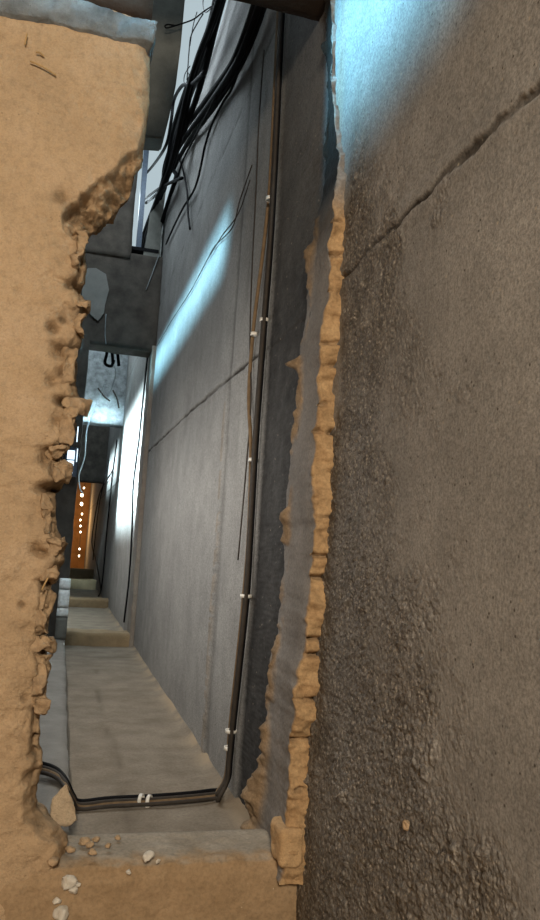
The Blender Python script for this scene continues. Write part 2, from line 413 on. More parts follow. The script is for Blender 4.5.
# keep front rows horizontal away from the edge
Fz = Fz
Pf = np.stack([Fx, np.full_like(Fx, D), Fz], -1)
dist = (rx_[:, None] - Fx)
nb = fbm(Pf, 2.2, 5, 101); nm = fbm(Pf, 9, 4, 107); nf = fbm(Pf, 34, 3, 113)
near = np.exp(-dist / .10)
dsp = -(.022 * nb + .007 * nm + .0025 * nf)                # towards the viewer is -y
corbf = sst(frontp(110, 240)[2], frontp(110, 220)[2], Fz) * sst(3.02, 2.80, Fz)
nh = fbm(Pf, 22, 4, 115, .65)
dsp += near * (.030 + .04 * nm + .03 * nh + (.012 + .02 * corbf) * nf)     # eroded, set back at the broken edge
dperp = np.full(Fx.shape, 9.0)
msk = (dist < .5)
ew = np.interp(rz_, [frontp(80, 232)[2], frontp(80, 222)[2], frontp(110, 205)[2], frontp(138, 166)[2], frontp(143, 148)[2], frontp(148, 120)[2]], [.030, .075, .10, .06, .03, .002])
for q in range(0, len(rz_), 2):
    if -.1 < rz_[q] < 3.3: dperp = np.where(msk & (np.abs(Fz - rz_[q]) < .16), np.minimum(dperp, np.hypot(Fx - rx_[q], Fz - rz_[q]) - ew[q]), dperp)
brk = sst(.006, -.006, dperp + .030 * nm + .016 * nh)
dsp += brk * (.035 + .045 * corbf) + brk * (.05 * nh + .02 * nf) * (.6 + corbf)
dsp += .008 * np.clip(nh - .15, 0, 1) * sst(.9, .2, dist)
dsp += .05 * np.exp(-dist / .015)
raw = np.clip(np.exp(-dist / .08) * (.9 + nm * 1.6), 0, 1) * sst(3.15, 2.75, Fz)
raw = np.maximum(raw * .6, brk * np.clip(.75 + nh * 1.6, 0, 1) * (.85 + .15 * corbf))
raw = np.maximum(raw, 0 * corbf * np.clip(np.exp(-(dist / .11) ** 2) * (.9 + nh * 1.5), 0, 1))
for (px, py, r, dep) in ((79, 280, 6, .10), (70, 283, 4, .05), (53, 326, 6, .05), (62, 318, 5, .03), (60, 347, 8, .05), (68, 349, 6, .06), (52, 380, 6, .03), (62, 372, 5, .04), (64, 400, 8, .10), (58, 420, 5, .03), (52, 452, 9, .08),
                         (62, 450, 7, .11), (46, 459, 6, .05), (46, 489, 8, .07), (54, 487, 7, .10), (42, 553, 7, .06), (36, 548, 5, .03), (55, 581, 7, .10), (45, 583, 5, .05), (42, 610, 3, .03), (46, 600, 3, .04), (44, 624, 3, .04),
                         (40, 647, 7, .05), (48, 651, 6, .10), (38, 682, 3, .05), (40, 670, 3, .05), (34, 742, 3, .06), (32, 758, 3, .05), (30, 780, 6, .05), (24, 700, 4, .02), (22, 606, 3, .02),
                         (75, 208, 9, .05), (90, 208, 9, .07), (108, 198, 8, .06), (125, 178, 8, .05), (118, 186, 5, .06), (60, 195, 8, .02)):
    c = frontp(px, py); rr = r * D / F
    fz = .55 if dep > .05 else 1.0
    g = np.exp(-(((Fx - c[0]) / rr) ** 2 + ((Fz - c[2]) / (rr * fz)) ** 2) * 1.0)
    dsp += dep * g; raw = np.maximum(raw, np.minimum(g * 1.3, 1))
# horizontal bed joints between the clay bricks, open near the broken edge
for py in (279, 345, 402, 450, 488, 545, 582, 648, 712):
    zc = frontp(60, py)[2]
    dsp += .03 * np.exp(-((Fz - zc + .01 * nm) / .010) ** 2) * np.exp(-dist / .05)
# upright groove through the brick cores
for py0, py1, off in ((232, 275, .025), (415, 440, .03), (590, 635, .03), (655, 690, .03), (715, 760, .02)):
    z0, z1 = frontp(60, py1)[2], frontp(60, py0)[2]
    dsp += .035 * np.exp(-((dist - off) / .007) ** 2) * sst(z0 - .02, z0, Fz) * sst(z1 + .02, z1, Fz)
Pf[..., 1] += dsp
# broken face through the thickness
ss = np.linspace(0, 1, 24)[1:]
Sx = np.repeat(rx_[:, None], len(ss), 1); Sz = np.repeat(rz_[:, None], len(ss), 1)
Sy = Pf[:, -1:, 1] + (D + TH - Pf[:, -1:, 1]) * ss[None, :]
Ps = np.stack([Sx, Sy, Sz], -1)
ns = fbm(Ps, 13, 4, 121); ns2 = fbm(Ps, 40, 3, 127)
corb = sst(frontp(110, 235)[2], frontp(110, 222)[2], Sz) * sst(3.02, 2.75, Sz)
Ps[..., 0] -= np.clip(ss[None, :] * 3, 0, 1) * (.02 + .03 * ns + .01 * ns2) + .06 * ss[None, :]
Ps[..., 2] += corb * np.clip(ss[None, :] * 3, 0, 1) * (.05 * ns + .02 * ns2)
Pall = np.concatenate([Pf, Ps], 1)
rawall = np.concatenate([raw, np.ones_like(Sx) * np.where(Sz > 3.1, .2, .9)], 1)
front_wall = struct('wall_front', grid_mesh('wall_front', Pall, dict(raw=rawall), flip=True), M_CLAY,
                    'tan straw-clay wall with a ragged broken edge, on the left of the opening', 'wall')

# broken bricks that stick out of the edge
for k, (px, py, w, h, dp, ry) in enumerate(((83, 304, 18, 7, .10, .04), (77, 402, 25, 8, .16, .10), (68, 424, 12, 34, .12, .0), (58, 449, 22, 7, .10, -.12), (64, 472, 10, 18, .10, .1), (50, 512, 9, 34, .10, .0),
                                            (56, 548, 14, 20, .12, -.05), (50, 575, 16, 12, .12, .0), (44, 612, 13, 40, .12, -.03), (42, 644, 24, 9, .11, -.05), (42, 675, 10, 34, .11, .02), (40, 704, 12, 12, .10, .1),
                                            (81, 250, 9, 42, .10, .0), (70, 366, 9, 34, .10, .03), (81, 326, 8, 20, .10, .0))):
    c = frontp(px, py, D + .03); ww, hh = w * D / F, h * D / F
    bm = rough_box((-ww / 2, -dp / 2, -hh / 2), (ww / 2, dp / 2, hh / 2), min(.007, ww / 4), .042, 200 + k, 18, .004)
    me = bm_to('brick', bm)
    me.attributes.new('raw', 'FLOAT', 'POINT').data.foreach_set('value', (.55 + .5 * fbm(np.array([v.co[:] for v in me.vertices]) + k, 25, 3, k)).clip(0, 1).astype(np.float32))
    o = obj('brick', me, M_CLAY, front_wall); o.location = c + np.array([-.010, dp * .42, 0]); o.rotation_euler = (.05 * (k % 3 - 1), ry, .1 * (k % 2))

# straws caught in the clay
for a, b in (((30, 61), (56, 75)), ((27, 34), (25, 45)), ((36, 52), (44, 56)), ((42, 590), (48, 578))):
    p, q = frontp(*a, D - .022), frontp(*b, D - .016)
    tag(obj('straw', tube('straw', [p, (p + q) / 2 + np.array([0, -.004, .003]), q], .0035, 6, 4), plain('straw', (.45, .30, .14), .8, .2), front_wall))

# concrete band and timber above the clay
z1 = frontp(90, 42)[2]
zb0 = frontp(151, 47)[2]; zb1 = frontp(151, 20)[2]
bm = rough_box((XL, D - .025, zb0), (frontp(151, 80)[0], D + TH, zb1), (.014, .06, .012), .030, 31, 11, .01)
struct('trim_2', bm_to('band', bm), M_BAND, 'rough blue-grey concrete course above the tan clay wall', 'concrete course')
bm = rough_box((XL, D - .02, zb1), (frontp(150, 25)[0] + .01, D + TH, zb1 + .55), (.06, .08, .05), .008, 37, 4, .015)
struct('trim_3', bm_to('timber', bm), M_WOOD, 'dark brown timber beam along the top of the clay wall', 'beam')
zl = frontp(280, 12, D + TH - .03)[2]
bm = rough_box((frontp(152, 20)[0], D, zl), (XR + .02, D + TH - .03, zl + .5), .05, .012, 41, 5, .01)
struct('trim_4', bm_to('lintel', bm), M_WOOD, 'dark lintel across the top of the knocked-through opening', 'lintel')

# sill of the opening
zf = frontp(200, 862)[2]; 
ybk = floorp(200, 829, zf + .02)[1]
print('sill z', zf, 'back', ybk, 'band', zb0, zb1, 'lintel', zl)
xs = np.linspace(-1.2, XR + .03, 260)
prof = []
for s in np.linspace(0, 1, 46): prof.append((D - .0, -.35 + (zf + .35) * s, 0, 1))
for s in np.linspace(0, 1, 30)[1:]: prof.append((D + (ybk - D) * s, zf + .012 * s, 1, 0))
for s in np.linspace(0, 1, 10)[1:]: prof.append((ybk + .01, zf + .012 - (zf + .05) * s, 1, 0))
prof = np.array(prof)
PX = np.repeat(xs[None, :], len(prof), 0)
Ps_ = np.stack([PX, np.repeat(prof[:, :1], len(xs), 1), np.repeat(prof[:, 1:2], len(xs), 1)], -1)
n1 = fbm(Ps_, 3, 5, 131); n2 = fbm(Ps_, 16, 4, 137); n3 = fbm(Ps_, 50, 3, 139)
top = prof[:, 2:3]; edge_d = np.exp(-(((Ps_[..., 1] - D) / .04) ** 2 + ((Ps_[..., 2] - zf) / .04) ** 2))
Ps_[..., 1] -= (1 - top) * (.02 * n1 + .012 * n2 + .004 * n3) - edge_d * (.02 + .03 * n2)
Ps_[..., 2] += top * (.014 * n1 + .010 * n2 + .004 * n3) * sst(ybk + .02, ybk - .05, Ps_[..., 1]) - edge_d * (.012 + .025 * n2)
leftrise = sst(.12, -.15, Ps_[..., 0]) * sst(-.2, zf, Ps_[..., 2])
Ps_[..., 2] += leftrise * (.05 + .03 * n2) * top
greyA = np.clip(top * sst(D + .02, D + .12, Ps_[..., 1] + .12 * n2 + .06 * n1) * sst(.0, .18, Ps_[..., 0] + .2 * n1), 0, 1)
def sill_mat():
    t = NT('clay sill with cement skim')
    a = t.ramp(t.noise(5, 6, .65), [(.3, (.29, .20, .115)), (.7, (.41, .29, .175))])
    g = t.ramp(t.noise(7, 6, .65), [(.3, (.27, .235, .185)), (.7, (.40, .36, .30))])
    a = t.mix(t.attr('grey'), a, g)
    a = t.mix(.5, a, t.ramp(t.noise(70, 3, .65), [(.3, .55), (.6, 1.0)]), 'MULTIPLY')
    v = t.voro(30); a = t.mix(t.math('MULTIPLY', t.ramp(v, [(.04, 1.0), (.1, 0.0)]), t.ramp(t.noise(6), [(.55, 0.0), (.65, .8)])), a, (.62, .52, .38))
    b = t.bump(t.noise(25, 5, .65), .008, .7); return t.done(a, .93, .15)
o = struct('sill', grid_mesh('sill', Ps_, dict(grey=greyA), flip=False), sill_mat(), '', '', front_wall)
o['label'] = 'low clay sill with a worn grey cement top'

# ------------------------------------------------------------------ corridor floor, kerb, cross walls
def slab(name, lo, hi, mat, label, cat, step=.08, amp=.01, seed=0, bevel=.01, parent=None):
    return struct(name, bm_to(name, rough_box(lo, hi, step, amp, seed, 5, bevel)), mat, label, cat, parent)

yb = ybk - .02
fy = np.concatenate([np.arange(yb, 10.5, .06), np.arange(10.5, 34.4, .3)]); fx = np.linspace(.0, XR + .03, 30)
X_, Y_ = np.meshgrid(fx, fy); Pg = np.stack([X_, Y_, np.zeros_like(X_)], -1)
crack = np.exp(-((X_ - .44 - .03 * fbm(Pg, 2, 3, 5)) / .02) ** 2) * (Y_ < 8.5)
Pg[..., 2] = .012 * fbm(Pg, 3, 4, 141) - .006 * crack + .03 * np.exp(-(XR - X_) / .03)
def floor_mat():
    t = NT('dusty cement screed with seams')
    a = t.ramp(t.noise(3.5, 6, .65), [(.3, (.185, .15, .112)), (.7, (.30, .255, .20))])
    a = t.mix(.55, a, t.ramp(t.noise(60, 4, .7), [(.34, .6), (.6, 1.0)]), 'MULTIPLY')
    a = t.mix(t.attr('seam'), a, (.09, .07, .05)); a = t.mix(t.attr('dust'), a, (.36, .28, .19))
    t.bump(t.noise(40, 5, .65), .004, .7); return t.done(a, .92, .2)
sm = np.maximum(crack * .6, np.exp(-((Y_ - 9.35 - .1 * X_) / .06) ** 2) * (X_ > .3) * .5) * np.clip(.6 + fbm(Pg, 4, 3, 6) * 2, 0, 1)
ds = np.exp(-(XR - X_) / .05) * np.clip(.5 + fbm(Pg, 6, 3, 7) * 2, 0, 1)
struct('floor', grid_mesh('floor', Pg, dict(seam=sm, dust=ds)), floor_mat(), 'dusty grey-brown cement floor of the narrow passage', 'floor')
slab('floor_front', (-2.6, -4.5, -.42), (XR + .02, D + .3, -.34), M_SILL, 'earth floor in front of the broken wall', 'floor', .5, .01, 3)

hk = .12; xk = .157 * (1 - hk / 1.35)
slab('trim_5', (-.4, ybk - .12, -.05), (xk, 10.3, hk), M_FLOORG, 'low grey cement kerb along the left foot of the passage', 'kerb', (.05, .09, .05), .018, 151, .02)
slab('wall_left', (-.55, D + .05, -.05), (-.36, 34.4, 6.0), M_BEAM, 'unlit left wall of the narrow passage', 'wall', .3, .015, 155)

def cross_wall(n, y, th, zs_, xl, zl0, zl1, xl_l, lab, seed, mat_l=M_BEAM, sill_m=M_SILL):
    root = empty('trim_%d' % n, (0, y, 0), lab, 'cross wall', None, 'structure')
    slab('sill', (xl - .2, y, -.05), (XR + .02, y + th, zs_), sill_m, '', '', .05, .02, seed, .02, root)
    slab('lintel', (xl_l, y, zl0), (XR + .02, y + th, zl1), mat_l, '', '', .06, .022, seed + 3, .02, root)
    slab('pier', (-.4, y, -.05), (xl, y + th, zl1), mat_l, '', '', .1, .02, seed + 5, .02, root)
    return root
w2 = cross_wall(6, 10.3, .45, .17, .13, frontp(120, 347, 10.3)[2], frontp(145, 254, 10.3)[2], -.3, 'second cross wall, its dark lintel above and low tan sill below', 171)
w3 = cross_wall(7, 16.0, .45, .17, .16, frontp(105, 424, 16.0)[2], 5.4, -.3, 'third cross wall further along, its pale lintel lit by daylight', 181, M_BAND)
w4 = cross_wall(8, 21.6, .45, .25, .2, frontp(90, 482, 21.6)[2], 5.2, -.3, 'fourth cross wall near the far end, its dark lintel hanging low', 191)
slab('sill', (.0, 24.0, -.05), (XR + .02, 24.4, .44), M_SILL, '', '', .08, .02, 195, .02, w4)
# higher left part of the second lintel, pale patch, stub on top
p = frontp(131, 254, 10.3); zt2 = frontp(145, 254, 10.3)[2]
slab('pier', (-.3, 10.28, zt2 - .1), (p[0], 10.74, 6.6), M_BEAM, '', '', .06, .02, 201, .02, w2)
bm = bmesh.new()
pts = [(88, 268), (96, 268), (106, 274), (109, 290), (105, 305), (104, 313), (98, 321), (90, 314), (82, 300), (82, 275)]
f0 = [bm.verts.new(frontp(*q, 10.27)) for q in pts]; f1 = [bm.verts.new(frontp(*q, 10.32)) for q in pts]
bm.faces.new(f0)
for i in range(len(pts)): bm.faces.new((f0[i], f1[i], f1[(i + 1) % len(pts)], f0[(i + 1) % len(pts)]))
bmesh.ops.recalc_face_normals(bm, faces=bm.faces)
o = obj('plaster_patch', bm_to('plaster_patch', bm, False), M_PATCH, w2); o['label'] = 'pale grey-green cement patch'
bm = bmesh.new()
pts = [(143, 256), (147, 235), (150, 213), (155, 208), (158, 200), (166, 190), (162, 222), (160, 258)]
f0 = [bm.verts.new(frontp(*q, 10.36)) for q in pts]; f1 = [bm.verts.new(frontp(*q, 10.70)) for q in pts]
bm.faces.new(f0); bm.faces.new(f1[::-1])
for i in range(len(pts)): bm.faces.new((f0[i], f1[i], f1[(i + 1) % len(pts)], f0[(i + 1) % len(pts)]))
bmesh.ops.recalc_face_normals(bm, faces=bm.faces)
o = obj('broken_stub', bm_to('broken_stub', bm, False), M_BEAMG, w2)

# dark stub hanging behind the clay corbel
bm = bmesh.new()
pts = [(120, -60), (193, -60), (185, 0), (181, 45), (176, 85), (169, 118), (164, 138), (150, 137), (120, 135)]
f0 = [bm.verts.new(frontp(*q, 5.6)) for q in pts]; f1 = [bm.verts.new(np.array(v.co) + np.array([0, .22, 0])) for v in f0]
bm.faces.new(f0); bm.faces.new(f1[::-1])
for i in range(len(pts)): bm.faces.new((f0[i], f1[i], f1[(i + 1) % len(pts)], f0[(i + 1) % len(pts)]))
bmesh.ops.recalc_face_normals(bm, faces=bm.faces)
bmesh.ops.bevel(bm, geom=bm.edges[:], offset=.012, segments=2, affect='EDGES')
struct('trim_9', bm_to('stub', bm, False), M_BEAMG, 'grey-green concrete stub hanging behind the clay corbel', 'concrete stub')
# pilaster of the second cross wall along the right wall
rows = []
zz = np.arange(0, 4.0, .04)
for z in zz:
    rows.append([(XR + .02, 10.28, z)] + [(XR - .055 * s, 10.28, z) for s in np.linspace(0, 1, 4)] + [(XR - .055, 10.28 + .5 * s, z) for s in np.linspace(.1, 1, 8)] + [(XR + .02, 10.82, z)])
Pp = np.array(rows); Pp[..., 0] -= .012 * fbm(Pp, 8, 3, 205); Pp[..., 1] -= .03 * fbm(Pp, 6, 3, 207)
struct('trim_10', grid_mesh('pilaster', Pp, dict(grey=np.where(np.arange(Pp.shape[1])[None, :] < 5, .75, .97) * np.ones((len(Pp), 1)), clump=np.zeros(Pp.shape[:2]), side_shade=np.zeros(Pp.shape[:2])), flip=True), stump_mat(),
       'thin ragged pilaster beside the second cross wall', 'pilaster')
# end wall
bm = rough_box((-.4, 34.0, -.05), (XR + .05, 34.3, 6), .12, .03, 211, 5)
struct('wall_end', bm_to('end', bm), M_ENDBRICK, 'far end wall of orange brick lit by a warm lamp', 'wall')

# camera-side room shell (out of frame)
slab('ceiling', (-2.6, -4.5, 4.62), (XR, D + .0, 4.75), M_BEAM, 'ceiling on the near side of the broken wall', 'ceiling', .6, .01, 221)
slab('wall_side', (-2.6, -4.5, -.4), (-2.45, D + .1, 4.7), M_CLAY, 'clay side wall on the near side', 'wall', .6, .01, 223)
slab('wall_back', (-2.6, -4.65, -.4), (XR, -4.5, 4.7), M_CLAY, 'clay wall behind the viewer', 'wall', .6, .01, 225)

# ------------------------------------------------------------------ window panes and blocks on the far left
wf = bpy.data.objects.new('window_1', None); COL.objects.link(wf); wf.location = frontp(71, 461, 10.25)
tag(wf, 'small daylit window of four panes on the far left', 'window', None, 'structure'); bpy.context.view_layer.update()
for (a, b, c, e_) in ((67, 451, 75, 459), (66.5, 461, 74, 465.5), (66, 467.5, 73, 473), (76, 449, 78, 462)):
    p, q = frontp(a, e_, 10.25), frontp(c, b, 10.25)
    obj('pane', bm_to('pane', rough_box((p[0], 10.215, p[2]), (q[0], 10.24, q[2]), 1, 0), False), M_PANE, wf)
p, q = frontp(64, 476, 10.25), frontp(79, 448, 10.25)
obj('window_frame', bm_to('window_frame', rough_box((p[0], 10.235, p[2]), (q[0], 10.27, q[2]), 1, 0), False), M_METAL, wf)
wf2 = bpy.data.objects.new('window_2', None); COL.objects.link(wf2); wf2.location = frontp(76, 434, 10.25)
tag(wf2, 'narrow daylit slit above the four panes', 'window', None, 'structure'); bpy.context.view_layer.update()
p, q = frontp(76.3, 442, 10.25), frontp(78.6, 427, 10.25)
obj('pane', bm_to('pane', rough_box((p[0], 10.215, p[2]), (q[0], 10.24, q[2]), 1, 0), False), M_PANE, wf2)

z = hk
for k, (hh, m, lab) in enumerate(((.27, M_BEAMG, 'dull grey-brown block at the bottom of the stack on the kerb'), (.11, M_WHITE, 'narrow white block lying on the dull block'), (.22, M_WHITE, 'large white block in the middle of the stack'), (.13, M_WHITE, 'small white block topmost of its stack'))):
    c = frontp(64.5, 592, 9.95)
    bm = rough_box((c[0] - .07, 9.86, z + .006), (c[0] + .065, 10.06, z + hh), .05, .004, 230 + k, 5, .01)
    tag(obj('block', bm_to('block', bm), m), lab, 'block', 'blocks stacked on the kerb'); z += hh

# ------------------------------------------------------------------ cables on the wall and floor
def off_px(path, dx, dy=0): return [(x + dx, y + dy) for x, y in path]
wall_main = [(283, -25), (279, 60), (275, 150), (270, 240), (264, 320), (258, 400), (254, 460), (250, 530), (246, 596), (239, 665), (233, 720), (229, 760), (227, 782)]
wall_side = [(281, -25), (277, 60), (273, 150), (270, 198), (265, 245), (258, 300), (254, 335), (250, 395), (252, 450), (250, 530), (245, 596), (238, 665), (231, 730), (227, 782)]
floor_main = [(218, 793), (190, 796), (150, 799), (110, 801), (80, 804)]
rk = .012
def strand(path, dx, off, fdy, fz, rad, mat, label, kerb=True):
    P = [wallp(x + dx, y, off) for x, y in path[:-1]]
    c = floorp(224 + dx, 790 + fdy, fz + .06); P.append(np.array([XR - off - .005, P[-1][1], .12])); P.append(np.array([XR - off - .05, P[-1][1] - .01, fz + .012]))
    for x, y in floor_main: P.append(floorp(x, y + fdy, fz))
    P.append(floorp(73, 797 + fdy * .8, hk * .6) + np.array([.0, 0, 0]))
    for x, y in ((67, 785), (60, 775), (50, 769), (36, 766), (15, 765)): P.append(floorp(x, y + fdy * 1.1, hk + .035 + fz * .3))
    me = tube('cable', P, rad, 8, 6)
    return tag(obj('cable', me, mat), label, 'cable', 'cables down the wall and across the passage floor')
strand(wall_main, 1.6, .020, -2.6, .020, .013, M_BLACK, 'black cable down the wall, rearmost of the floor bundle')
strand(wall_main, -.8, .034, .4, .030, .011, M_DGREY, 'dark dusty cable in the middle of the floor bundle')
strand(wall_side, -1.2, .022, 3.0, .020, .011, M_DUSTY, 'brown dusty cable that bows out from the bundle at mid wall')
strand(wall_main, .2, .044, 5.2, .022, .010, M_DGREY, 'dark cable at the front of the floor bundle')
# ties
def tie(c, axis, r, label):
    a = Vector(axis).normalized(); q = a.to_track_quat('Z', 'Y')
    root = empty('cable_tie', Vector(c), label, 'cable tie', 'white cable ties')
    ang = np.linspace(0, 2 * math.pi, 21)
    bm = bmesh.new(); rings = []
    for t_ in ang[:-1]:
        rr = [Vector((math.cos(t_) * (r + dr), math.sin(t_) * (r + dr) , h)) for dr, h in ((0, -.009), (.004, -.009), (.004, .009), (0, .009))]
        rings.append([bm.verts.new(q @ v) for v in rr])
    for i in range(20):
        A, B = rings[i], rings[(i + 1) % 20]
        for k in range(4): bm.faces.new((A[k], A[(k + 1) % 4], B[(k + 1) % 4], B[k]))
    bmesh.ops.recalc_face_normals(bm, faces=bm.faces)
    o = obj('strap', bm_to('strap', bm), M_TIE); o.parent = root
    bm = rough_box((-.008, -.006, -.008), (.008, .012, .008), .02, 0)
    for v in bm.verts: v.co = q @ (v.co + Vector((-r * .7, -r * .7 - .004, 0)))
    o = obj('lock_head', bm_to('lock_head', bm, False), M_TIE); o.parent = root
    return root
vax = (0, 0, 1)
for (px, py, off, r, lab) in ((271, 199, .03, .032, 'topmost white tie on the wall cables, where a strand splits off'), (264, 320, .03, .026, 'white tie on the right strand above the dark joint'), (254, 334, .024, .020, 'white tie on the left strand above the dark joint'),
                              (253, 460, .03, .026, 'white tie on the wall cables below the joint, where strands rejoin'), (246, 596, .03, .034, 'white tie halfway down the dark band'), (231, 731, .03, .034, 'upper of the two ties near the floor'),
                              (229, 748, .03, .030, 'lower of the two ties near the floor')):
    tie(wallp(px, py, off), vax, r * .8, lab)
c1, c2 = floorp(141, 800, .028), floorp(149, 801, .028)
tie(c1, c2 - c1, .027, 'left one of the white ties on the floor cables'); tie(c2, c2 - c1, .027, 'right one of the white ties on the floor cables')

def wire(pts, r, mat, label, cat='cable', group=None, name='cable', n=6, seg=7):
    return tag(obj(name, tube(name, pts, r, seg, n), mat), label, cat, group)
# thin wire on the wall left of the cables
wire([wallp(x, y, .018) for x, y in ((264, 50), (259, 120), (256, 190), (252, 270), (250, 340), (251, 400), (246, 470), (238, 560))], .0045, M_DGREY, 'thin dark wire running straight down the wall left of the cables', 'wire', None, 'wire')
wire([wallp(x, y, .020) for x, y in ((252, 165), (240, 200), (232, 228), (215, 246), (206, 262), (190, 292), (172, 320), (157, 346))], .004, M_DGREY, 'thin wire along the upper edge of the slanting light patch', 'wire', None, 'wire')
wire([wallp(x, y, .020) for x, y in ((250, 180), (238, 214), (222, 236), (207, 260))], .004, M_DGREY, 'shorter thin wire crossing the slanting light patch', 'wire', None, 'wire')

# tangled bundle at the top
G = 'black cables bundled under the open top'
main = [(226, -25), (214, 20), (202, 58), (190, 96), (179, 132), (170, 165), (158, 200), (148, 232), (142, 254)]
labs = ['thick black cable at the left edge of the main bundle', 'thick black cable in the middle of the main bundle', 'thick black cable at the right edge of the main bundle', 'thick black cable at the back of the main bundle', 'thick black cable lying over the front of the main bundle']
for k, (dx, off, r) in enumerate(((-5.5, .10, .030), (0, .15, .034), (5.5, .10, .030), (1, .06, .032), (-2.5, .18, .026))):
    path = [(x + dx * (1 - .5 * i / 8) + 2.5 * math.sin(i * 1.3 + k * 2), y) for i, (x, y) in enumerate(main)]
    wire([wallp(x, y, off) for x, y in path], r, M_BLACK, labs[k], 'cable', G)
second = [(268, -25), (258, 8), (249, 34), (238, 60), (226, 80), (208, 106), (192, 128), (180, 146), (170, 166)]
labs = ['black cable at the left of the second bundle under the lintel', 'black cable in the middle of the second bundle under the lintel', 'black cable at the right of the second bundle under the lintel']
ends = [[(160, 190), (146, 203)], [(165, 182), (158, 205), (150, 240)], [(176, 178), (167, 205), (155, 245)]]
for k, (dx, off, r) in enumerate(((-4.5, .06, .024), (0, .09, .024), (4.5, .05, .025))):
    path = [(x + dx * (1.1 - .03 * i), y + (k - 1) * 3.0 * min(1, max(0, (i - 3) / 2))) for i, (x, y) in enumerate(second)] + ends[k]
    wire([wallp(x, y, off) for x, y in path], r, M_BLACK, labs[k], 'cable', G)
for pts, r, off, lab in (
        (((240, 66), (232, 88), (222, 104), (212, 124), (205, 146), (200, 170), (194, 190), (183, 208), (174, 226), (166, 244)), .011, .03, 'black cable that sags right of the bundle and crosses back'),
        (((172, 136), (178, 154), (183, 170), (187, 190), (188, 212), (190, 229)), .011, .04, 'short black cable end hanging free below the bundle'),
        (((216, 96), (204, 120), (192, 142), (183, 160), (178, 176)), .010, .10, 'thin black cable slung between the two bundles'),
        (((205, 72), (192, 84), (182, 86), (174, 100), (171, 122), (166, 145), (155, 163), (144, 176)), .02, .16, 'black cable branching left across the bright gap, upper one'),
        (((182, 178), (172, 182), (160, 188), (150, 195), (141, 202)), .018, .16, 'black cable crossing the bright gap, lower one'),
        (((168, 150), (163, 168), (161, 190), (157, 205)), .009, .12, 'thin black cable hanging straight down the bright gap'),
        (((203, 14), (198, 22), (191, 36), (189, 52), (188, 66), (187, 80)), .007, .14, 'thin black wire hanging left of the main bundle'),
        (((197, 12), (194, 22), (192, 32), (190, 46)), .005, .10, 'thinnest black wire at the top beside the hanging stub'),
        (((216, -4), (211, 8), (205, 12), (203, 4), (204, -8)), .006, .12, 'small wire loop at the top of the bundle'),
        (((190, 66), (185, 74), (184, 82), (187, 83), (189, 76), (187, 69)), .005, .14, 'small curl of black wire beside the bundle')):
    wire([wallp(x, y, off) for x, y in pts], r, M_BLACK, lab, 'cable' if r > .008 else 'wire', G, 'cable' if r > .008 else 'wire')
Yk = 5.5
wire([frontp(x, y, Yk + dy) for x, y, dy in ((212, 6, .5), (203, 12, .3), (194, 19, .12), (184, 23, .02), (174, 26, 0), (167, 28, 0), (165, 26, 0), (168, 24.5, 0), (175, 25.5, 0))], .006, M_BLACK, 'bent black wire hooked over the hanging concrete stub', 'wire', None, 'wire')

# steel post on the second lintel
p = frontp(138, 252, 10.45)
post = empty('steel_post', p, 'blue-black steel post with a base plate standing on the dark lintel', 'post')
t_ = frontp(146, 60, 10.45)
bm = rough_box((-.035, -.035, .03), (.035, .035, 2.3), 3, 0)
o = obj('post_shaft', bm_to('post_shaft', bm, False), M_METAL); o.parent = post
bm = rough_box((-.11, -.10, -.01), (.27, .10, .035), 3, 0)
o = obj('base_plate', bm_to('base_plate', bm, False), M_BLACK); o.parent = post

# wires further in
wire([wallp(x, y, .02 if i < 8 else .03) for i, (x, y) in enumerate(((148, 352), (143, 400), (139, 440), (136, 462), (133, 490), (132, 530), (129, 580), (124, 622)))], .014, M_BLACK, 'black cable down the brightly lit wall past the second lintel', 'cable')
for k, (path, r, off, lab) in enumerate((
        (((113, 470), (101, 490), (97, 505), (93, 530), (92, 545), (97, 565), (101, 590)), .018, .06, 'dark cable bowing out on the far wall'),
        (((117, 440), (112, 480), (107, 530), (104, 565), (101, 590), (97, 598)), .016, .05, 'dark cable on the far wall right of the bowed one'),
        (((109, 460), (100, 500), (96, 530), (93, 560)), .014, .08, 'dark cable on the far wall left of the bowed one'))):
    wire([wallp(x, y, off) for x, y in path], r, M_BLACK, lab, 'cable', 'cables on the far wall')
wire([frontp(x, y, 15.96) for x, y in ((105, 383), (102, 391), (96, 405), (91, 418), (88, 425), (86, 437), (85, 455), (82, 466), (79, 476), (80, 488), (83, 494))], .014, M_GREYW, 'pale grey wire hanging from the lit third lintel', 'wire', None, 'wire')
wire([frontp(x, y, 10.285) for x, y in ((106, 314), (105.5, 322), (105, 334), (106, 344))], .006, M_GREYW, 'short pale wire hanging from the cement patch', 'wire', None, 'wire')
wire([frontp(x, y, 10.285) for x, y in ((159, 255), (155, 266), (151, 277), (146, 290))], .006, M_GREYW, 'pale wire trailing down the right of the dark lintel', 'wire', None, 'wire')
wire([frontp(x, y, 10.765) for x, y in ((112, 342), (112, 360), (116, 372), (112, 388), (108, 396))], .006, M_GREYW, 'pale wire dangling below the dark lintel', 'wire', None, 'wire')
for pts, lab in ((((104, 340), (107, 352), (105, 363), (111, 366), (114, 360)), 'bent black bracket wire under the dark lintel'), (((113, 338), (117, 350), (119, 366)), 'short black wire end under the dark lintel'),
                 (((106, 352), (110, 345), (112, 352), (113, 364)), 'looped black wire under the dark lintel')):
    wire([frontp(x, y, 10.765) for x, y in pts], .022, M_BLACK, lab, 'wire', 'black wires under the dark lintel', 'wire')
for pts, lab in ((((98, 388), (104, 396), (110, 401)), 'twisted wire end across the lit third lintel'), (((113, 390), (117, 398), (119, 408)), 'bent wire end at the right of the lit third lintel')):
    wire([frontp(x, y, 15.96) for x, y in pts], .016, M_DGREY, lab, 'wire', None, 'wire')

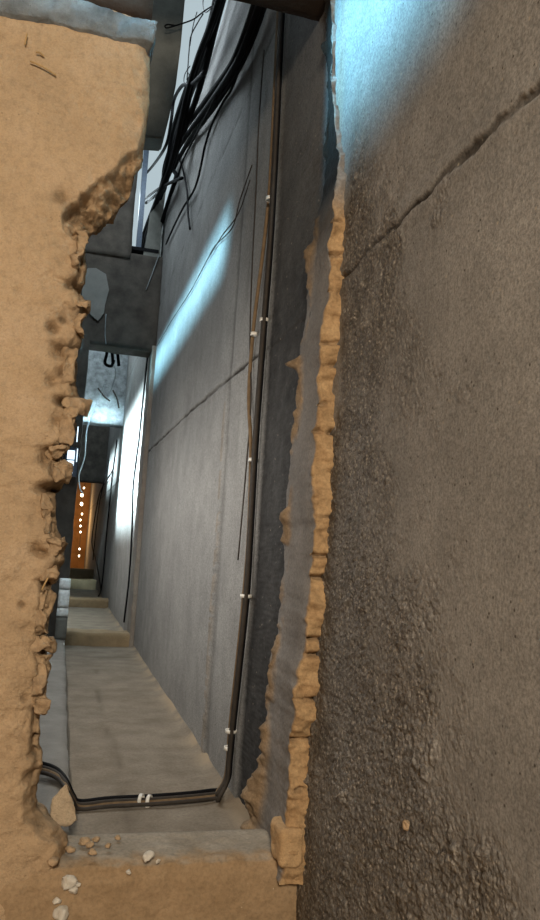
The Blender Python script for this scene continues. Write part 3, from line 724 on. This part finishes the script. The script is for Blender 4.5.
# light string at the far end
ls = empty('light_string', frontp(82, 490, 32.0), 'string of small warm bulbs hanging at the far end', 'light string')
bp = [(84, 488), (82, 495), (81.5, 504), (82, 514), (80.5, 520), (80.5, 526), (80.5, 532), (79.5, 549), (79, 556)]
me = tube('cord', [frontp(x, y, 32.05) for x, y in [(86, 479)] + bp], .012, 6, 4); o = obj('cord', me, M_DGREY, ls)
for k, (x, y) in enumerate(bp):
    bm = bmesh.new(); bmesh.ops.create_icosphere(bm, subdivisions=2, radius=.060 if k in (1, 2) else .034)
    for v in bm.verts: v.co.z *= 1.3
    o = obj('bulb', bm_to('bulb', bm), M_BULB, ls); o.location = frontp(x, y, 32.0)
    o.location = o.location - ls.location if False else o.location

# ------------------------------------------------------------------ rubble
def stone(name, px, py, size, mat, label, cat, seed, z=None, group=None, amp=.28, rot=0., dz=.42, y=None, sub=3):
    c = floorp(px, py, zf + .0 if z is None else z) if y is None else frontp(px, py, y)
    me = lump(name, c, size, seed, amp, sub, rot)
    if mat in (M_RIDGE, M_BRICK, M_CLAY): me.attributes.new('raw', 'FLOAT', 'POINT').data.foreach_set('value', np.full(len(me.vertices), .15, np.float32))
    o = obj(name, me, mat); o.location = c + np.array([0, 0, size[2] * dz if y is None else 0])
    return tag(o, label, cat, group)
# leaning clod at left of the sill
bm = bmesh.new()
pts = [(50, 822), (50, 806), (54, 797), (61, 789), (66, 785), (70, 795), (74, 808), (76, 820), (70, 826), (58, 826)]
yc = floorp(62, 826, zf)[1]
f0 = [bm.verts.new(frontp(*q, yc)) for q in pts]; f1 = [bm.verts.new(frontp(*q, yc + .09)) for q in pts]
bm.faces.new(f0); bm.faces.new(f1[::-1])
for i in range(len(pts)): bm.faces.new((f0[i], f1[i], f1[(i + 1) % len(pts)], f0[(i + 1) % len(pts)]))
bmesh.ops.recalc_face_normals(bm, faces=bm.faces)
bmesh.ops.triangulate(bm, faces=bm.faces); bmesh.ops.subdivide_edges(bm, edges=bm.edges[:], cuts=3, use_grid_fill=True)
co = np.array([v.co[:] for v in bm.verts]); dn = np.stack([fbm(co + 7 * k, 22, 4, 300 + k) for k in range(3)], -1)
for v, q in zip(bm.verts, co + dn * .014): v.co = q
me = bm_to('clay_clod', bm); me.attributes.new('raw', 'FLOAT', 'POINT').data.foreach_set('value', np.zeros(len(me.vertices), np.float32))
tag(obj('clay_clod', me, clay('pale clay', (.62, .48, .33), .12)), 'upright tan clay clod at the left end of the sill, by the cables', 'clod')
# squared lump at the foot of the stump
q0, q1 = frontp(279, 868, D - .10), frontp(305, 829, D - .10)
bm = rough_box((q0[0], D - .10, q0[2]), (q1[0], D + .06, q1[2]), .010, .016, 311, 14, .015)
me = bm_to('brick_lump', bm); me.attributes.new('raw', 'FLOAT', 'POINT').data.foreach_set('value', np.zeros(len(me.vertices), np.float32))
tag(obj('brick_lump', me, M_RIDGE), 'squared orange clay lump at the foot of the stump', 'clay lump')
stone('clay_pebble', 296, 877, (.05, .045, .055), M_RIDGE, 'small round clay lump just below the squared lump', 'clay lump', 5, y=D - .05)
k = 0
for (px, py, s, lab) in ((148, 857, .075, 'largest white plaster chip on the sill edge'), (129, 872, .035, 'small white plaster chip left of the largest chip'), (68, 882, .085, 'white plaster chip uppermost of the chips at lower left'),
                         (73, 889, .06, 'white plaster chip in the middle of the chips at lower left'), (57, 901, .05, 'small white plaster chip second from the bottom at lower left'), (63, 914, .10, 'white plaster chip lowest in the photo'),
                         (158, 861, .03, 'tiny white plaster chip right of the largest chip'), (78, 884, .035, 'tiny white plaster chip at the right of the lower left chips')):
    k += 1
    s *= .72; stone('plaster_chip', px, py, (s, s * .8, s * .75), M_CHIP, lab, 'plaster chip', 20 + k, y=D - .012, group='white plaster chips on the sill', amp=.5, rot=k)
for (px, py, s) in ((84, 842, .05), (96, 840, .035), (108, 846, .03), (92, 852, .04), (58, 843, .05), (44, 848, .06), (70, 850, .045), (118, 838, .03), (30, 856, .06), (52, 862, .05), (90, 845, .04)):
    k += 1
    stone('clay_crumb', px, py, (s, s * .9, s * .6), M_CLAY, 'small clay crumb among the crumbs on the left of the sill', 'crumb', 40 + k, zf + .03, 'clay crumbs on the sill', .45, k, .1, sub=2)
# pebble and white fleck on the right wall
c = wallp(407, 825, .008)
me = lump('wall_pebble', c, (.022, .03, .032), 77, .3); me.attributes.new('raw', 'FLOAT', 'POINT')
o = obj('wall_pebble', me, M_CLAY); o.location = c; tag(o, 'ochre pebble stuck low on the rough concrete wall', 'pebble')

# ------------------------------------------------------------------ light
def area(name, loc, target, size, power, color, spread=math.pi, sy=None):
    l = bpy.data.lights.new(name, 'AREA'); l.energy = power; l.color = color; l.size = size
    if sy: l.shape = 'RECTANGLE'; l.size_y = sy
    l.spread = spread
    o = bpy.data.objects.new(name, l); COL.objects.link(o); o.location = loc
    o.rotation_euler = (Vector(target) - Vector(loc)).to_track_quat('-Z', 'Y').to_euler(); return o
area('work_lamp', (-.5, -3.0, 3.2), (.2, 3, 1.4), .7, 305, (1.0, .86, .68))
area('passage_fill', (-.32, 6.2, 1.9), (1.0, 6.2, 1.3), 5.6, 46, (1.0, .95, .88), math.pi, .12)  # added unseen fill light, lifts the right wall of the passage
area('sky_bay', (.35, 7.6, 7.2), (.5, 7.6, 0), 1.2, 250, (.80, .92, 1.0), math.pi, 4.5)
area('sky_bay_second', (.35, 13.4, 7.2), (.5, 13.4, 0), 1.2, 260, (.75, .92, 1.0), math.pi, 4.0)
area('sky_bay_third', (.35, 18.8, 7.2), (.5, 18.8, 0), 1.2, 130, (.75, .92, 1.0), math.pi, 4.0)
area('passage_fill_far', (-.32, 13.0, 2.0), (1.0, 13.0, 1.2), 4.0, 26, (1.0, .96, .9), math.pi, .12)  # same added fill for the bay beyond
# added unseen area lights that throw the bluish light patches; no slots modelled
area('streak_fill_first', (-.25, 8.0, 3.88), (1.0, 8.0, 3.66), 4.8, 26, (.36, .78, 1.0), math.radians(32), .10)
area('streak_fill_second', (-.25, 13.4, 2.7), (1.0, 13.4, 2.5), 4.2, 480, (.72, .93, 1.0), math.radians(45), 2.0)
area('streak_fill_third', (-.25, 18.5, 3.3), (1.0, 18.5, 3.0), 3.4, 60, (.72, .93, 1.0), math.radians(40), .5)
area('streak_fill_lintel', (.45, 12.0, 5.6), (.5, 16.0, 3.75), .8, 11, (.6, .88, 1.0), math.radians(14), .1)
area('streak_fill_near', (-2.2, 2.0, 4.4), (1.0, 2.5, 3.62), 1.4, 24, (.24, .70, 1.0), math.radians(22), .35)
area('streak_fill_wall', (-.5, 1.0, 4.4), (-.5, D, 3.62), 2.6, 3.0, (.38, .78, 1.0), math.radians(13), .1)
l = bpy.data.lights.new('end_lamp', 'POINT'); l.energy = 130; l.color = (1, .55, .2); l.shadow_soft_size = .1
o = bpy.data.objects.new('end_lamp', l); COL.objects.link(o); o.location = (.0, 31.5, 2.0)

w = bpy.data.worlds.new('world'); sc.world = w; w.use_nodes = True
w.node_tree.nodes['Background'].inputs[0].default_value = (.72, .88, .95, 1); w.node_tree.nodes['Background'].inputs[1].default_value = .62
sc.view_settings.view_transform = 'Standard'; sc.view_settings.look = 'None'; sc.view_settings.gamma = 1; sc.view_settings.exposure = 0
